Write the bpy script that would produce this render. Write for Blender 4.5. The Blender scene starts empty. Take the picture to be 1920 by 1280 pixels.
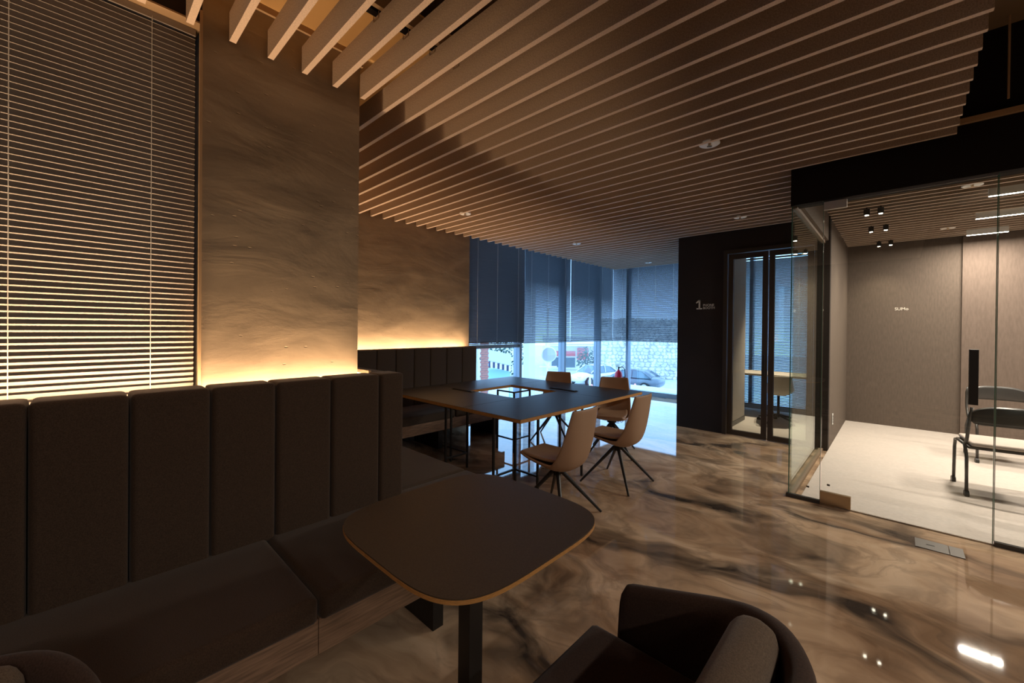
import bpy, bmesh, math, random
from mathutils import Vector, Matrix
random.seed(7)
S = bpy.context.scene
COL = S.collection

# ------------------------------------------------------------------ camera
def make_camera():
    yaw, pitch, roll = math.radians(43.262), math.radians(-0.301), math.radians(0.576)
    fwd = Vector((-math.sin(yaw)*math.cos(pitch), math.cos(yaw)*math.cos(pitch), math.sin(pitch)))
    right = Vector((math.cos(yaw), math.sin(yaw), 0))
    up = right.cross(fwd)
    r2 = right*math.cos(roll) + up*math.sin(roll)
    u2 = -right*math.sin(roll) + up*math.cos(roll)
    m = Matrix((r2, u2, -fwd)).transposed().to_4x4()
    m.translation = Vector((0, 0, 1.45))
    cd = bpy.data.cameras.new('camera'); co = bpy.data.objects.new('camera', cd); COL.objects.link(co)
    co.matrix_world = m
    cd.sensor_width = 36; cd.lens = 767.7/1920*36; cd.shift_y = -20/1920
    cd.clip_start = .02; cd.clip_end = 300
    S.camera = co
make_camera()
# ------------------------------------------------------------------ world, exposure
W = bpy.data.worlds.new('world'); S.world = W; W.use_nodes = True
bg = W.node_tree.nodes['Background']
bg.inputs[0].default_value = (.38, .64, 1.0, 1); bg.inputs[1].default_value = 2.1
S.view_settings.view_transform = 'Standard'; S.view_settings.look = 'None'
S.view_settings.exposure = 1.05; S.view_settings.gamma = 1; S.view_settings.use_curve_mapping = False
S.render.film_transparent = False
S.cycles.max_bounces = 8; S.cycles.diffuse_bounces = 5; S.cycles.glossy_bounces = 4
S.cycles.transparent_max_bounces = 16; S.cycles.transmission_bounces = 6
S.cycles.caustics_reflective = False; S.cycles.caustics_refractive = False
S.cycles.sample_clamp_indirect = 4

WARM = (1.0, .65, .36)
def area(name, loc, size, power, color, direction, spread=math.pi):
    l = bpy.data.lights.new(name, 'AREA'); l.shape = 'RECTANGLE'; l.size, l.size_y = size
    l.energy = power; l.color = color; l.spread = spread
    o = bpy.data.objects.new(name, l); COL.objects.link(o)
    z = -Vector(direction).normalized(); y = Vector((0, 1, 0)); x = y.cross(z).normalized(); y = z.cross(x)
    m = Matrix((x, y, z)).transposed().to_4x4(); m.translation = Vector(loc); o.matrix_world = m; return o
def spot(name, loc, power, color, angle, blend=.5, direction=(0, 0, -1), r=.02):
    l = bpy.data.lights.new(name, 'SPOT'); l.energy = power; l.color = color; l.spot_size = math.radians(angle)
    l.spot_blend = blend; l.shadow_soft_size = r
    o = bpy.data.objects.new(name, l); COL.objects.link(o); o.location = loc
    o.rotation_euler = Vector(direction).to_track_quat('-Z', 'Y').to_euler(); return o

# ------------------------------------------------------------------ materials
MATS = {}
def mat(name, col=(.5, .5, .5), rough=.6, metal=0, spec=.5, emit=None, estr=0, bump=None, vary=None, sheen=0, coat=0):
    m = bpy.data.materials.new(name); m.use_nodes = True; nt = m.node_tree; N = nt.nodes; L = nt.links
    b = N['Principled BSDF']
    b.inputs['Base Color'].default_value = (*col, 1); b.inputs['Roughness'].default_value = rough
    b.inputs['Metallic'].default_value = metal; b.inputs['Specular IOR Level'].default_value = spec
    if coat: b.inputs['Coat Weight'].default_value = coat; b.inputs['Coat Roughness'].default_value = .05
    if sheen: b.inputs['Sheen Weight'].default_value = sheen
    if emit: b.inputs['Emission Color'].default_value = (*emit, 1); b.inputs['Emission Strength'].default_value = estr
    if bump or vary:
        tc = N.new('ShaderNodeTexCoord')
    if vary:      # (scale, amount, stretch)
        sc, am, st = vary
        mp = N.new('ShaderNodeMapping'); mp.inputs['Scale'].default_value = st
        L.new(tc.outputs['Object'], mp.inputs[0])
        n = N.new('ShaderNodeTexNoise'); n.inputs['Scale'].default_value = sc; n.inputs['Detail'].default_value = 4
        L.new(mp.outputs[0], n.inputs['Vector'])
        r = N.new('ShaderNodeValToRGB')
        r.color_ramp.elements[0].position = .3; r.color_ramp.elements[1].position = .7
        r.color_ramp.elements[0].color = (*[c*(1-am) for c in col], 1)
        r.color_ramp.elements[1].color = (*[min(1, c*(1+am)) for c in col], 1)
        L.new(n.outputs[0], r.inputs[0]); L.new(r.outputs[0], b.inputs['Base Color'])
    if bump:      # (scale, strength, distance)
        n2 = N.new('ShaderNodeTexNoise'); n2.inputs['Scale'].default_value = bump[0]; n2.inputs['Detail'].default_value = 5
        L.new(tc.outputs['Object'], n2.inputs['Vector'])
        bu = N.new('ShaderNodeBump'); bu.inputs['Strength'].default_value = bump[1]; bu.inputs['Distance'].default_value = bump[2]
        L.new(n2.outputs[0], bu.inputs['Height']); L.new(bu.outputs[0], b.inputs['Normal'])
    MATS[name] = m; return m

felt = mat('felt_baffle', (.42, .325, .255), .95, spec=.15, vary=(180, .3, (1, 1, 1)))
felt_under = mat('felt_underside', (.66, .52, .42), .95, spec=.15, vary=(180, .15, (1, 1, 1)))  # lighter felt tone, assigned only to the downward faces of the baffles
fabric = mat('charcoal_fabric', (.064, .040, .026), .9, spec=.25, sheen=.15, vary=(350, .35, (1, 1, 1)), bump=(500, .3, .001))
fabric_grey = mat('grey_fabric', (.080, .060, .046), .9, spec=.25, sheen=.1, vary=(350, .35, (1, 1, 1)), bump=(500, .3, .001))
arm_fabric = mat('brown_fabric', (.050, .029, .021), .95, spec=.2, sheen=.1, vary=(300, .3, (1, 1, 1)))
pale_fabric = mat('taupe_fabric', (.125, .088, .060), .95, spec=.2, sheen=.1, vary=(300, .3, (1, 1, 1)))
wood_plinth = mat('oak_plinth', (.27, .17, .11), .6, vary=(8, .35, (1, 1, 14)))
black = mat('black_metal', (.012, .011, .011), .4, spec=.5)
dark_wall = mat('dark_wall_paint', (.026, .018, .015), .8, spec=.3, vary=(3, .1, (1, 1, 1)))
void_wall = mat('void_black_paint', (.010, .007, .006), .9, spec=.2)
brown_ceil = mat('brown_ceiling_paint', (.20, .13, .07), .9)
cream = mat('cream_soffit_paint', (.78, .50, .22), .9, spec=.2)
tan_trim = mat('tan_trim', (.42, .28, .16), .7)
sill_tan = mat('bronze_channel', (.20, .14, .09), .5)
top_black = mat('black_linoleum', (.030, .028, .028), .38, spec=1.0)
table_top_mat = mat('dark_brown_laminate', (.068, .049, .034), .48, spec=.4, vary=(250, .2, (1, 1, 1)))
ply = mat('birch_ply_edge', (.55, .27, .08), .6, vary=(60, .25, (1, 1, 12)))
leather = mat('tan_leatherette', (.40, .255, .165), .5, spec=.4, bump=(140, .15, .001))
slat_m = mat('grey_aluminium_slat', (.34, .30, .27), .45, spec=.4)
slat_dark = mat('graphite_aluminium_slat', (.17, .18, .20), .42, metal=.5)
cord_m = mat('white_cord', (.7, .7, .7), .7)
frame_m = mat('window_frame_aluminium', (.30, .36, .42), .4, metal=.3)
bronze = mat('dark_bronze_frame', (.045, .032, .024), .45, metal=.3)
white_m = mat('white_paint', (.8, .8, .78), .6)
room_wall = mat('grey_brown_wallpaper', (.115, .088, .070), .8, spec=.3, vary=(60, .12, (1, 1, .2)))
room_panel = mat('taupe_wallpaper', (.145, .108, .088), .8, spec=.3, vary=(60, .1, (1, 1, .2)))
carpet = mat('pale_vinyl_floor', (.56, .50, .455), .6, spec=.3, vary=(40, .06, (1, 1, 1)), bump=(120, .2, .002))
chrome = mat('brushed_steel', (.6, .57, .52), .3, metal=1)
brass = mat('champagne_steel', (.55, .42, .28), .3, metal=1)
steel_box = mat('floor_box_steel', (.11, .10, .09), .45, metal=.4)
letter = mat('pale_lettering', (.75, .70, .62), .6)
booth_wall = mat('booth_wall_paint', (.42, .38, .34), .8)
shell_m = mat('cream_shell', (.72, .68, .60), .5)
led_m = mat('led_diffuser', (1, 1, 1), .5, emit=WARM, estr=13.5)
lin_m = mat('linear_diffuser', (1, 1, 1), .5, emit=(1, .86, .74), estr=18)
spot_m = mat('spot_lens', (1, 1, 1), .5, emit=(1, .84, .66), estr=20)
pad_m = mat('pale_seat_pad', (.50, .42, .37), .8)
dgrey = mat('dark_grey_plastic', (.04, .037, .035), .35)

def plaster_mat():
    m = bpy.data.materials.new('troweled_plaster'); m.use_nodes = True; nt = m.node_tree; N = nt.nodes; L = nt.links
    b = N['Principled BSDF']; b.inputs['Roughness'].default_value = .85; b.inputs['Specular IOR Level'].default_value = .25
    tc = N.new('ShaderNodeTexCoord'); mp = N.new('ShaderNodeMapping'); mp.inputs['Scale'].default_value = (1, 1, 2.6)
    mp.inputs['Rotation'].default_value = (.25, 0, 0)
    L.new(tc.outputs['Object'], mp.inputs[0])
    n = N.new('ShaderNodeTexNoise'); n.inputs['Scale'].default_value = 1.6; n.inputs['Detail'].default_value = 7; n.inputs['Distortion'].default_value = .8
    L.new(mp.outputs[0], n.inputs['Vector'])
    r = N.new('ShaderNodeValToRGB'); r.color_ramp.elements[0].position = .32; r.color_ramp.elements[1].position = .68
    r.color_ramp.elements[0].color = (.235, .185, .135, 1); r.color_ramp.elements[1].color = (.375, .295, .21, 1)
    L.new(n.outputs[0], r.inputs[0]); L.new(r.outputs[0], b.inputs['Base Color'])
    n2 = N.new('ShaderNodeTexNoise'); n2.inputs['Scale'].default_value = 1.7; n2.inputs['Detail'].default_value = 7; n2.inputs['Distortion'].default_value = .5
    n2.inputs['Roughness'].default_value = .5
    L.new(mp.outputs[0], n2.inputs['Vector'])
    bu = N.new('ShaderNodeBump'); bu.inputs['Strength'].default_value = .38; bu.inputs['Distance'].default_value = .02
    L.new(n2.outputs[0], bu.inputs['Height'])
    v = N.new('ShaderNodeTexVoronoi'); v.inputs['Scale'].default_value = 9
    L.new(mp.outputs[0], v.inputs['Vector'])
    rr = N.new('ShaderNodeValToRGB'); rr.color_ramp.elements[0].position = .02; rr.color_ramp.elements[1].position = .10
    L.new(v.outputs['Distance'], rr.inputs[0])
    b2 = N.new('ShaderNodeBump'); b2.inputs['Strength'].default_value = .4; b2.inputs['Distance'].default_value = .008
    L.new(rr.outputs[0], b2.inputs['Height']); L.new(bu.outputs[0], b2.inputs['Normal'])
    L.new(b2.outputs[0], b.inputs['Normal'])
    return m
plaster = plaster_mat()

def marble_mat():
    m = bpy.data.materials.new('poured_epoxy_marble'); m.use_nodes = True; nt = m.node_tree; N = nt.nodes; L = nt.links
    b = N['Principled BSDF']; b.inputs['Roughness'].default_value = .035; b.inputs['Specular IOR Level'].default_value = .55
    tc = N.new('ShaderNodeTexCoord')
    mp = N.new('ShaderNodeMapping'); mp.inputs['Rotation'].default_value = (0, 0, math.radians(-38)); mp.inputs['Scale'].default_value = (1.0, 1.45, 1)
    mp.inputs['Location'].default_value = (3.1, 1.7, 0)
    L.new(tc.outputs['Object'], mp.inputs[0])
    w = N.new('ShaderNodeTexNoise'); w.inputs['Scale'].default_value = .8; w.inputs['Detail'].default_value = 3
    L.new(mp.outputs[0], w.inputs['Vector'])
    sub = N.new('ShaderNodeVectorMath'); sub.operation = 'SUBTRACT'; sub.inputs[1].default_value = (.5, .5, .5)
    L.new(w.outputs['Color'], sub.inputs[0])
    sc = N.new('ShaderNodeVectorMath'); sc.operation = 'SCALE'; sc.inputs['Scale'].default_value = 1.7
    L.new(sub.outputs[0], sc.inputs[0])
    ad = N.new('ShaderNodeVectorMath'); ad.operation = 'ADD'
    L.new(mp.outputs[0], ad.inputs[0]); L.new(sc.outputs[0], ad.inputs[1])
    def noise(scale, det, dist, rough=.5):
        n = N.new('ShaderNodeTexNoise'); n.inputs['Scale'].default_value = scale; n.inputs['Detail'].default_value = det
        n.inputs['Distortion'].default_value = dist; n.inputs['Roughness'].default_value = rough
        L.new(ad.outputs[0], n.inputs['Vector']); return n
    def ramp(src, pts):
        r = N.new('ShaderNodeValToRGB'); e = r.color_ramp.elements
        e[0].position, e[0].color = pts[0][0], (*pts[0][1], 1); e[1].position, e[1].color = pts[-1][0], (*pts[-1][1], 1)
        for p, c in pts[1:-1]:
            k = e.new(p); k.color = (*c, 1)
        L.new(src, r.inputs[0]); return r
    base = ramp(noise(1.2, 6, 1.0, .55).outputs[0], [(.30, (.23, .14, .083)), (.43, (.41, .27, .17)), (.55, (.58, .41, .27)), (.70, (.72, .54, .38))])
    blot = ramp(noise(1.05, 5, .9, .5).outputs[0], [(.50, (0, 0, 0)), (.58, (.45, .45, .45)), (.67, (1, 1, 1))])
    mx = N.new('ShaderNodeMix'); mx.data_type = 'RGBA'
    L.new(blot.outputs[0], mx.inputs[0]); L.new(base.outputs[0], mx.inputs[6]); mx.inputs[7].default_value = (.050, .040, .034, 1)
    n3 = noise(1.3, 5, 1.2, .55)
    vein = ramp(n3.outputs[0], [(.44, (0, 0, 0)), (.50, (.35, .35, .35)), (.56, (0, 0, 0))])
    mx2 = N.new('ShaderNodeMix'); mx2.data_type = 'RGBA'
    L.new(vein.outputs[0], mx2.inputs[0]); L.new(mx.outputs[2], mx2.inputs[6]); mx2.inputs[7].default_value = (.17, .12, .085, 1)
    L.new(mx2.outputs[2], b.inputs['Base Color'])
    return m
marble = marble_mat()

def glass_mat(name, tint=(.93, .97, .95), ior=1.5):
    m = bpy.data.materials.new(name); m.use_nodes = True; nt = m.node_tree; N = nt.nodes; L = nt.links
    N.remove(N['Principled BSDF'])
    t = N.new('ShaderNodeBsdfTransparent'); t.inputs[0].default_value = (*tint, 1)
    g = N.new('ShaderNodeBsdfGlossy'); g.inputs['Roughness'].default_value = 0; g.inputs[0].default_value = (.95, 1, .98, 1)
    f = N.new('ShaderNodeFresnel'); ge = N.new('ShaderNodeNewGeometry')
    mr = N.new('ShaderNodeMapRange'); mr.inputs['To Min'].default_value = ior; mr.inputs['To Max'].default_value = 1/ior
    L.new(ge.outputs['Backfacing'], mr.inputs['Value']); L.new(mr.outputs[0], f.inputs['IOR'])
    x = N.new('ShaderNodeMixShader'); L.new(f.outputs[0], x.inputs[0]); L.new(t.outputs[0], x.inputs[1]); L.new(g.outputs[0], x.inputs[2])
    L.new(x.outputs[0], N['Material Output'].inputs[0]); return m
glass = glass_mat('clear_glass'); win_glass = glass_mat('window_glass', (.90, .96, 1.0), 1.45)
glass_edge = mat('green_glass_edge', (.05, .16, .11), .15, spec=.8)

# ------------------------------------------------------------------ mesh helpers
def bx(bm, x0, x1, y0, y1, z0, z1):
    v = [bm.verts.new(p) for p in ((x0, y0, z0), (x1, y0, z0), (x1, y1, z0), (x0, y1, z0), (x0, y0, z1), (x1, y0, z1), (x1, y1, z1), (x0, y1, z1))]
    for f in ((0, 3, 2, 1), (4, 5, 6, 7), (0, 1, 5, 4), (1, 2, 6, 5), (2, 3, 7, 6), (3, 0, 4, 7)):
        bm.faces.new([v[i] for i in f])
def tube(bm, p0, p1, r0, r1=None, n=10):
    r1 = r0 if r1 is None else r1
    p0, p1 = Vector(p0), Vector(p1); d = (p1-p0).normalized(); a = d.orthogonal().normalized(); b = d.cross(a)
    A = [bm.verts.new(p0+(a*math.cos(t)+b*math.sin(t))*r0) for t in [2*math.pi*i/n for i in range(n)]]
    B = [bm.verts.new(p1+(a*math.cos(t)+b*math.sin(t))*r1) for t in [2*math.pi*i/n for i in range(n)]]
    for i in range(n): bm.faces.new((A[i], A[(i+1) % n], B[(i+1) % n], B[i]))
    bm.faces.new(A[::-1]); bm.faces.new(B)
def path_tube(bm, pts, r, n=8):
    pts = [Vector(p) for p in pts]; rings = []
    up = Vector((0, 0, 1))
    for i, p in enumerate(pts):
        d = (pts[min(i+1, len(pts)-1)]-pts[max(i-1, 0)]).normalized()
        a = d.cross(up); a = a.normalized() if a.length > .05 else d.orthogonal().normalized()
        if rings and a.dot(la) < 0: a = -a
        la = a; b = d.cross(a)
        rings.append([bm.verts.new(p+(a*math.cos(t)+b*math.sin(t))*r) for t in [2*math.pi*k/n for k in range(n)]])
    for A, B in zip(rings, rings[1:]):
        for i in range(n): bm.faces.new((A[i], A[(i+1) % n], B[(i+1) % n], B[i]))
    bm.faces.new(rings[0][::-1]); bm.faces.new(rings[-1])
def prism(bm, pts, z0, z1):
    A = [bm.verts.new((x, y, z0)) for x, y in pts]; B = [bm.verts.new((x, y, z1)) for x, y in pts]; n = len(pts)
    for i in range(n): bm.faces.new((A[i], A[(i+1) % n], B[(i+1) % n], B[i]))
    bm.faces.new(A[::-1]); bm.faces.new(B)
def lathe(bm, prof, n=20, c=(0, 0, 0)):
    rings = []
    for r, z in prof:
        rings.append([bm.verts.new((c[0]+r*math.cos(2*math.pi*k/n), c[1]+r*math.sin(2*math.pi*k/n), c[2]+z)) for k in range(n)])
    for A, B in zip(rings, rings[1:]):
        for i in range(n): bm.faces.new((A[i], A[(i+1) % n], B[(i+1) % n], B[i]))
    bm.faces.new(rings[0][::-1]); bm.faces.new(rings[-1])
def mesh(name, bm, m, smooth=False, bevel=0, seg=2):
    if bevel:
        bmesh.ops.bevel(bm, geom=list(bm.edges), offset=bevel, segments=seg, profile=.6, affect='EDGES', clamp_overlap=True)
    bmesh.ops.recalc_face_normals(bm, faces=bm.faces)
    me = bpy.data.meshes.new(name); bm.to_mesh(me); bm.free()
    me.materials.append(m)
    if smooth:
        for p in me.polygons: p.use_smooth = True
    return me
def obj(name, bm, m, parent=None, loc=None, smooth=False, bevel=0, seg=2, label=None, kind=None):
    me = bm if isinstance(bm, bpy.types.Mesh) else mesh(name, bm, m, smooth, bevel, seg)
    o = bpy.data.objects.new(name, me); COL.objects.link(o)
    if parent: o.parent = parent
    if loc is not None: o.location = loc
    if label: o['label'] = label
    if kind: o['kind'] = kind
    return o
def box_obj(name, dims, m, parent=None, bevel=0, seg=2, smooth=False, **k):
    bm = bmesh.new(); bx(bm, *dims); return obj(name, bm, m, parent, bevel=bevel, seg=seg, smooth=smooth, **k)
def struct(name, dims, m, parent=None, **k):
    o = box_obj(name, dims, m, parent, **k)
    if parent is None: o['kind'] = 'structure'
    return o
def thing(name, label, cat, loc=(0, 0, 0), rz=0, group=None, kind=None):
    o = bpy.data.objects.new(name, None); COL.objects.link(o); o.location = loc; o.rotation_euler = (0, 0, rz)
    if kind: o['kind'] = kind
    else: o['label'] = label; o['category'] = cat
    if group: o['group'] = group
    o.empty_display_size = .1
    return o
def tag(o, label, cat, group=None):
    o['label'] = label; o['category'] = cat
    if group: o['group'] = group
    return o
def dup(root, loc, rz=0, label=None, group=None):
    def cp(o, par):
        c = o.copy(); COL.objects.link(c)
        if par: c.parent = par
        for ch in [x for x in KIDS.get(o.name, [])]: cp(ch, c)
        return c
    KIDS = {}
    for x in bpy.data.objects:
        if x.parent: KIDS.setdefault(x.parent.name, []).append(x)
    r = cp(root, None); r.location = loc; r.rotation_euler = (0, 0, rz)
    if label: r['label'] = label
    if group: r['group'] = group
    return r
def smooth_auto(o, ang=35):
    me = o.data
    for p in me.polygons: p.use_smooth = True
    bm = bmesh.new(); bm.from_mesh(me)
    for e in bm.edges:
        if len(e.link_faces) == 2 and e.calc_face_angle(0) > math.radians(ang): e.smooth = False
    bm.to_mesh(me); bm.free()

# ================================================================== SETTING
H_B = 2.833                                  # underside of the lounge baffles
fl = struct('floor', (-4.95, 4.2, -3.2, 8.75, -.12, 0), marble)
# ceilings
ceil = struct('ceiling', (-5.1, 4.2, -3.2, 8.8, 3.52, 3.62), brown_ceil)
struct('trim_1', (-4.82, -1.915, -3.2, 8.6, 3.10, 3.16), cream)          # dropped soffit along the window side
struct('trim_2', (-1.885, -1.86, -3.2, 8.6, 3.02, 3.10), tan_trim)       # carrier rail at soffit edge
struct('trim_3', (-1.955, -1.916, -3.2, 8.6, 3.03, 3.099), void_wall)
# walls
struct('wall_column', (-4.90, -2.40, .40, 1.175, 0, 3.52), plaster)      # plastered pier
struct('wall_left', (-4.92, -4.82, 1.175, 4.15, 0, 3.52), plaster)
struct('trim_4', (-2.40, -2.385, .40, 1.19, 3.065, 3.10), tan_trim)
struct('trim_5', (-4.82, -2.385, 1.175, 1.19, 3.03, 3.10), tan_trim)
struct('trim_6', (-2.405, -2.394, .391, .402, .4, 2.93), tan_trim)        # corner bead beside the near blind
struct('trim_7', (-2.60, -2.396, -2.9, .399, 2.864, 2.872), tan_trim)     # edge of the near window head
struct('wall_window_head', (-2.60, -2.40, -3.2, .40, 2.876, 3.52), dark_wall)
struct('trim_8', (-2.40, -2.388, -3.2, .40, 3.065, 3.10), tan_trim)
struct('wall_window_sill', (-2.70, -2.42, -3.2, .40, 0, .95), dark_wall)
struct('wall_daylight_block', (-3.5, -3.4, -4.5, .38, -2.6, 3.3), void_wall)  # unseen wall added outside to hold daylight off the near blind
struct('wall_rear', (-2.7, 4.2, -3.3, -3.2, 0, 3.52), dark_wall)
struct('wall_right', (4.1, 4.2, -3.2, 8.75, 0, 3.52), dark_wall)
struct('wall_far_head', (-4.98, -4.90, 4.15, 8.8, 2.92, 3.52), void_wall)
struct('wall_back_head', (-4.98, -2.43, 8.66, 8.75, 2.92, 3.52), void_wall)
struct('wall_left_end', (-4.92, -4.82, 8.60, 8.75, 2.9, 3.5), void_wall)

# phone booth walls
bm = bmesh.new()
bx(bm, -2.43, -1.79, 6.25, 6.35, 0, 2.86); bx(bm, -1.79, -.70, 6.25, 6.35, 2.575, 2.86); bx(bm, -.70, -.60, 6.25, 6.35, 0, 2.86)
bx(bm, -2.43, -.60, 6.25, 6.35, 2.86, 3.52)
o = obj('wall_phone_booth', bm, dark_wall); o['kind'] = 'structure'
struct('wall_booth_side', (-2.43, -2.36, 6.35, 8.66, 0, 3.52), dark_wall)
struct('wall_booth_inner', (-2.36, -1.80, 6.35, 7.45, 0, 2.83), booth_wall)
struct('baseboard_booth', (-1.80, -1.79, 6.36, 7.45, 0, .08), dgrey)
struct('floor_booth', (-2.36, -.66, 6.35, 8.66, 0, .012), carpet)
struct('ceiling_booth', (-2.36, -.66, 6.35, 8.66, 2.83, 2.9), booth_wall)
# meeting room
struct('floor_meeting_room', (-.60, 4.10, 4.30, 8.60, 0, .010), carpet)
struct('wall_meeting_left', (-.66, -.60, 6.35, 8.66, 0, 3.52), room_wall)
struct('wall_meeting_back', (-.60, 4.10, 8.60, 8.72, 0, 3.52), room_wall)
struct('wall_meeting_panel', (.66, 4.10, 8.56, 8.60, 0, 2.82), room_panel)
struct('ceiling_meeting', (-.60, 4.10, 4.42, 8.60, 2.98, 3.05), void_wall)
struct('wall_glass_header', (-.69, 4.10, 4.27, 4.42, 2.545, 3.52), void_wall)
struct('trim_9', (.22, 4.10, 4.235, 4.27, 2.915, 2.95), tan_trim)
struct('wall_side_header', (-.69, -.62, 4.42, 6.25, 2.56, 2.98), room_wall)

# near and far window walls ------------------------------------------------
def window(name, dims_list, panes):
    r = thing(name, None, None, kind='structure')
    for nm, d in dims_list: box_obj(nm, d, frame_m, r)
    for d in panes: box_obj('pane', d, win_glass, r)
    return r
window('window_1', [('frame', (-2.70, -2.62, -2.9, .40, .95, 1.01)), ('frame', (-2.70, -2.62, -2.9, .40, 2.86, 2.92)),
                    ('mullion', (-2.70, -2.62, -1.3, -1.24, 1.01, 2.86)), ('mullion', (-2.70, -2.62, .34, .40, 1.01, 2.86))],
       [(-2.665, -2.655, -1.24, .34, 1.01, 2.86), (-2.665, -2.655, -2.9, -1.3, 1.01, 2.86)])
mull = [4.18, 5.42, 6.76, 8.10]
fr = [('sill', (-5.03, -4.88, 4.15, 8.75, -.02, .09)), ('frame', (-5.03, -4.88, 4.15, 8.75, 2.92, 3.0)),
      ('transom', (-4.97, -4.90, 4.21, 5.39, 1.12, 1.18))]
for y in mull: fr.append(('mullion', (-5.03, -4.88, y-.03, y+.03, .09, 2.92)))
pn = [(-4.965, -4.955, a+.03, b-.03, .09, 2.92) for a, b in zip(mull, mull[1:])]
pn.append((-4.965, -4.955, 8.13, 8.70, .09, 2.92))
window('window_2', fr, pn)
fr = [('sill', (-4.95, -.66, 8.66, 8.80, -.02, .09)), ('frame', (-4.95, -.66, 8.66, 8.80, 2.92, 3.0))]
bmul = [-4.52, -2.95, -2.0, -.72]
for x in bmul: fr.append(('mullion', (x-.03, x+.03, 8.66, 8.80, .09, 2.92)))
pn = [(a+.03, b-.03, 8.715, 8.725, .09, 2.92) for a, b in zip(bmul, bmul[1:])]
pn.append((-4.95, -4.55, 8.715, 8.725, .09, 2.92))
window('window_3', fr, pn)

# ------------------------------------------------------------------ baffles
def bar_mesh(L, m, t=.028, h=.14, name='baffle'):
    b = bmesh.new(); bx(b, 0, L, -t, 0, 0, h); me = mesh(name, b, m); me.materials.append(felt_under)
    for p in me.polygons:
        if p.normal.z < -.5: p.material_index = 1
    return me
cache = {}
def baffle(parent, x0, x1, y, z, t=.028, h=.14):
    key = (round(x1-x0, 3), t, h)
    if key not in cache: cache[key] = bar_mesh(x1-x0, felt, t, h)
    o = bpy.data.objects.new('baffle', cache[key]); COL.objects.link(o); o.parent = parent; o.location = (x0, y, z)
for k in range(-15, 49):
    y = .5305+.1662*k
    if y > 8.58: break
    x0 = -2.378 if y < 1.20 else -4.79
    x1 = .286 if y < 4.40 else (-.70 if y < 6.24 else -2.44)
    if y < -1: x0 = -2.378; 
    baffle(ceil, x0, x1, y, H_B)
rc = bpy.data.objects['ceiling_meeting']
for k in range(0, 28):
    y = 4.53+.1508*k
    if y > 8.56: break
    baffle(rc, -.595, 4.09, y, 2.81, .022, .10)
# carriers above the baffles
for x in (-.9, .1): struct('trim_10', (x, x+.03, -3.0, 4.25, 2.975, 3.01), void_wall)
# small wire clips on baffle tops beside the soffit
for k in range(3, 12):
    y = .5305+.1662*k
    b = bmesh.new(); path_tube(b, [(0, 0, 0), (0, 0, -.03), (.05, 0, -.03), (.05, 0, 0)], .002, 5)
    obj('baffle_clip', b, brass, ceil, loc=(-1.90, y-.030, 2.985))

# ------------------------------------------------------------------ glazed front of the meeting room
gf = thing('glass_partition', 'frameless glass corner partition left of the glass door', 'partition', (-.68, 4.27, 0))
def gbox(nm, d, m, parent, base=(-.68, 4.27, 0)):
    d = (d[0]-base[0], d[1]-base[0], d[2]-base[1], d[3]-base[1], d[4]-base[2], d[5]-base[2])
    return box_obj(nm, d, m, parent)
gbox('pane', (-.68, -.463, 4.30, 4.31, .03, 2.55), glass, gf)
gf2 = thing('glass_partition', 'frameless glass wall panels right of the glass door', 'partition', (.5, 4.27, 0))
B2 = (.5, 4.27, 0)
gbox('pane', (.497, 2.3, 4.30, 4.31, .03, 2.55), glass, gf2, B2)
gbox('pane', (2.305, 4.09, 4.30, 4.31, .03, 2.55), glass, gf2, B2)
gbox('pane', (-.675, -.665, 4.315, 6.24, .03, 2.53), glass, gf)
gbox('pane_edge', (-.686, -.680, 4.298, 4.312, .03, 2.55), glass_edge, gf)
gbox('pane_edge', (-.463, -.460, 4.299, 4.311, .03, 2.55), glass_edge, gf)
gbox('pane_edge', (.494, .497, 4.299, 4.311, .03, 2.55), glass_edge, gf2, B2)
gbox('sill_channel', (-.70, -.46, 4.29, 4.32, 0, .03), dgrey, gf)
gbox('sill_channel', (.497, 4.09, 4.29, 4.32, 0, .03), dgrey, gf2, B2)
gbox('sill_channel', (-.695, -.645, 4.32, 6.24, 0, .03), sill_tan, gf)
gbox('head_channel', (-.69, -.65, 4.32, 6.24, 2.53, 2.56), sill_tan, gf)
# glass door
gd = thing('glass_door', 'frameless glass door with long black pull handle and steel patch fittings', 'door', (-.46, 4.305, 0))
B = (-.46, 4.305, 0)
gbox('pane', (-.455, .490, 4.30, 4.31, .012, 2.53), glass, gd, B)
gbox('pane_edge', (.488, .492, 4.299, 4.311, .012, 2.53), glass_edge, gd, B)
gbox('patch_fitting', (-.46, -.26, 4.288, 4.322, .012, .112), brass, gd, B)
gbox('floor_pivot', (-.46, -.36, 4.280, 4.330, .0, .012), brass, gd, B)
gbox('patch_fitting', (-.46, -.31, 4.288, 4.322, 2.47, 2.535), chrome, gd, B)
h = gbox('pull_handle', (.366, .410, 4.245, 4.285, .955, 1.338), black, gd, B)
b = bmesh.new()
for z in (1.0, 1.29): tube(b, (.848, -.03, z), (.848, .01, z), .008)
obj('handle_standoff', b, black, gd)
gbox('threshold', (-.46, .497, 4.300, 4.312, 0, .008), chrome, gd, B)
gbox('sticker', (-.555, -.535, 4.298, 4.300, .115, .130), steel_box, gf)
gbox('sticker', (-.415, -.395, 4.298, 4.300, .165, .180), steel_box, gd, B)

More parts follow.
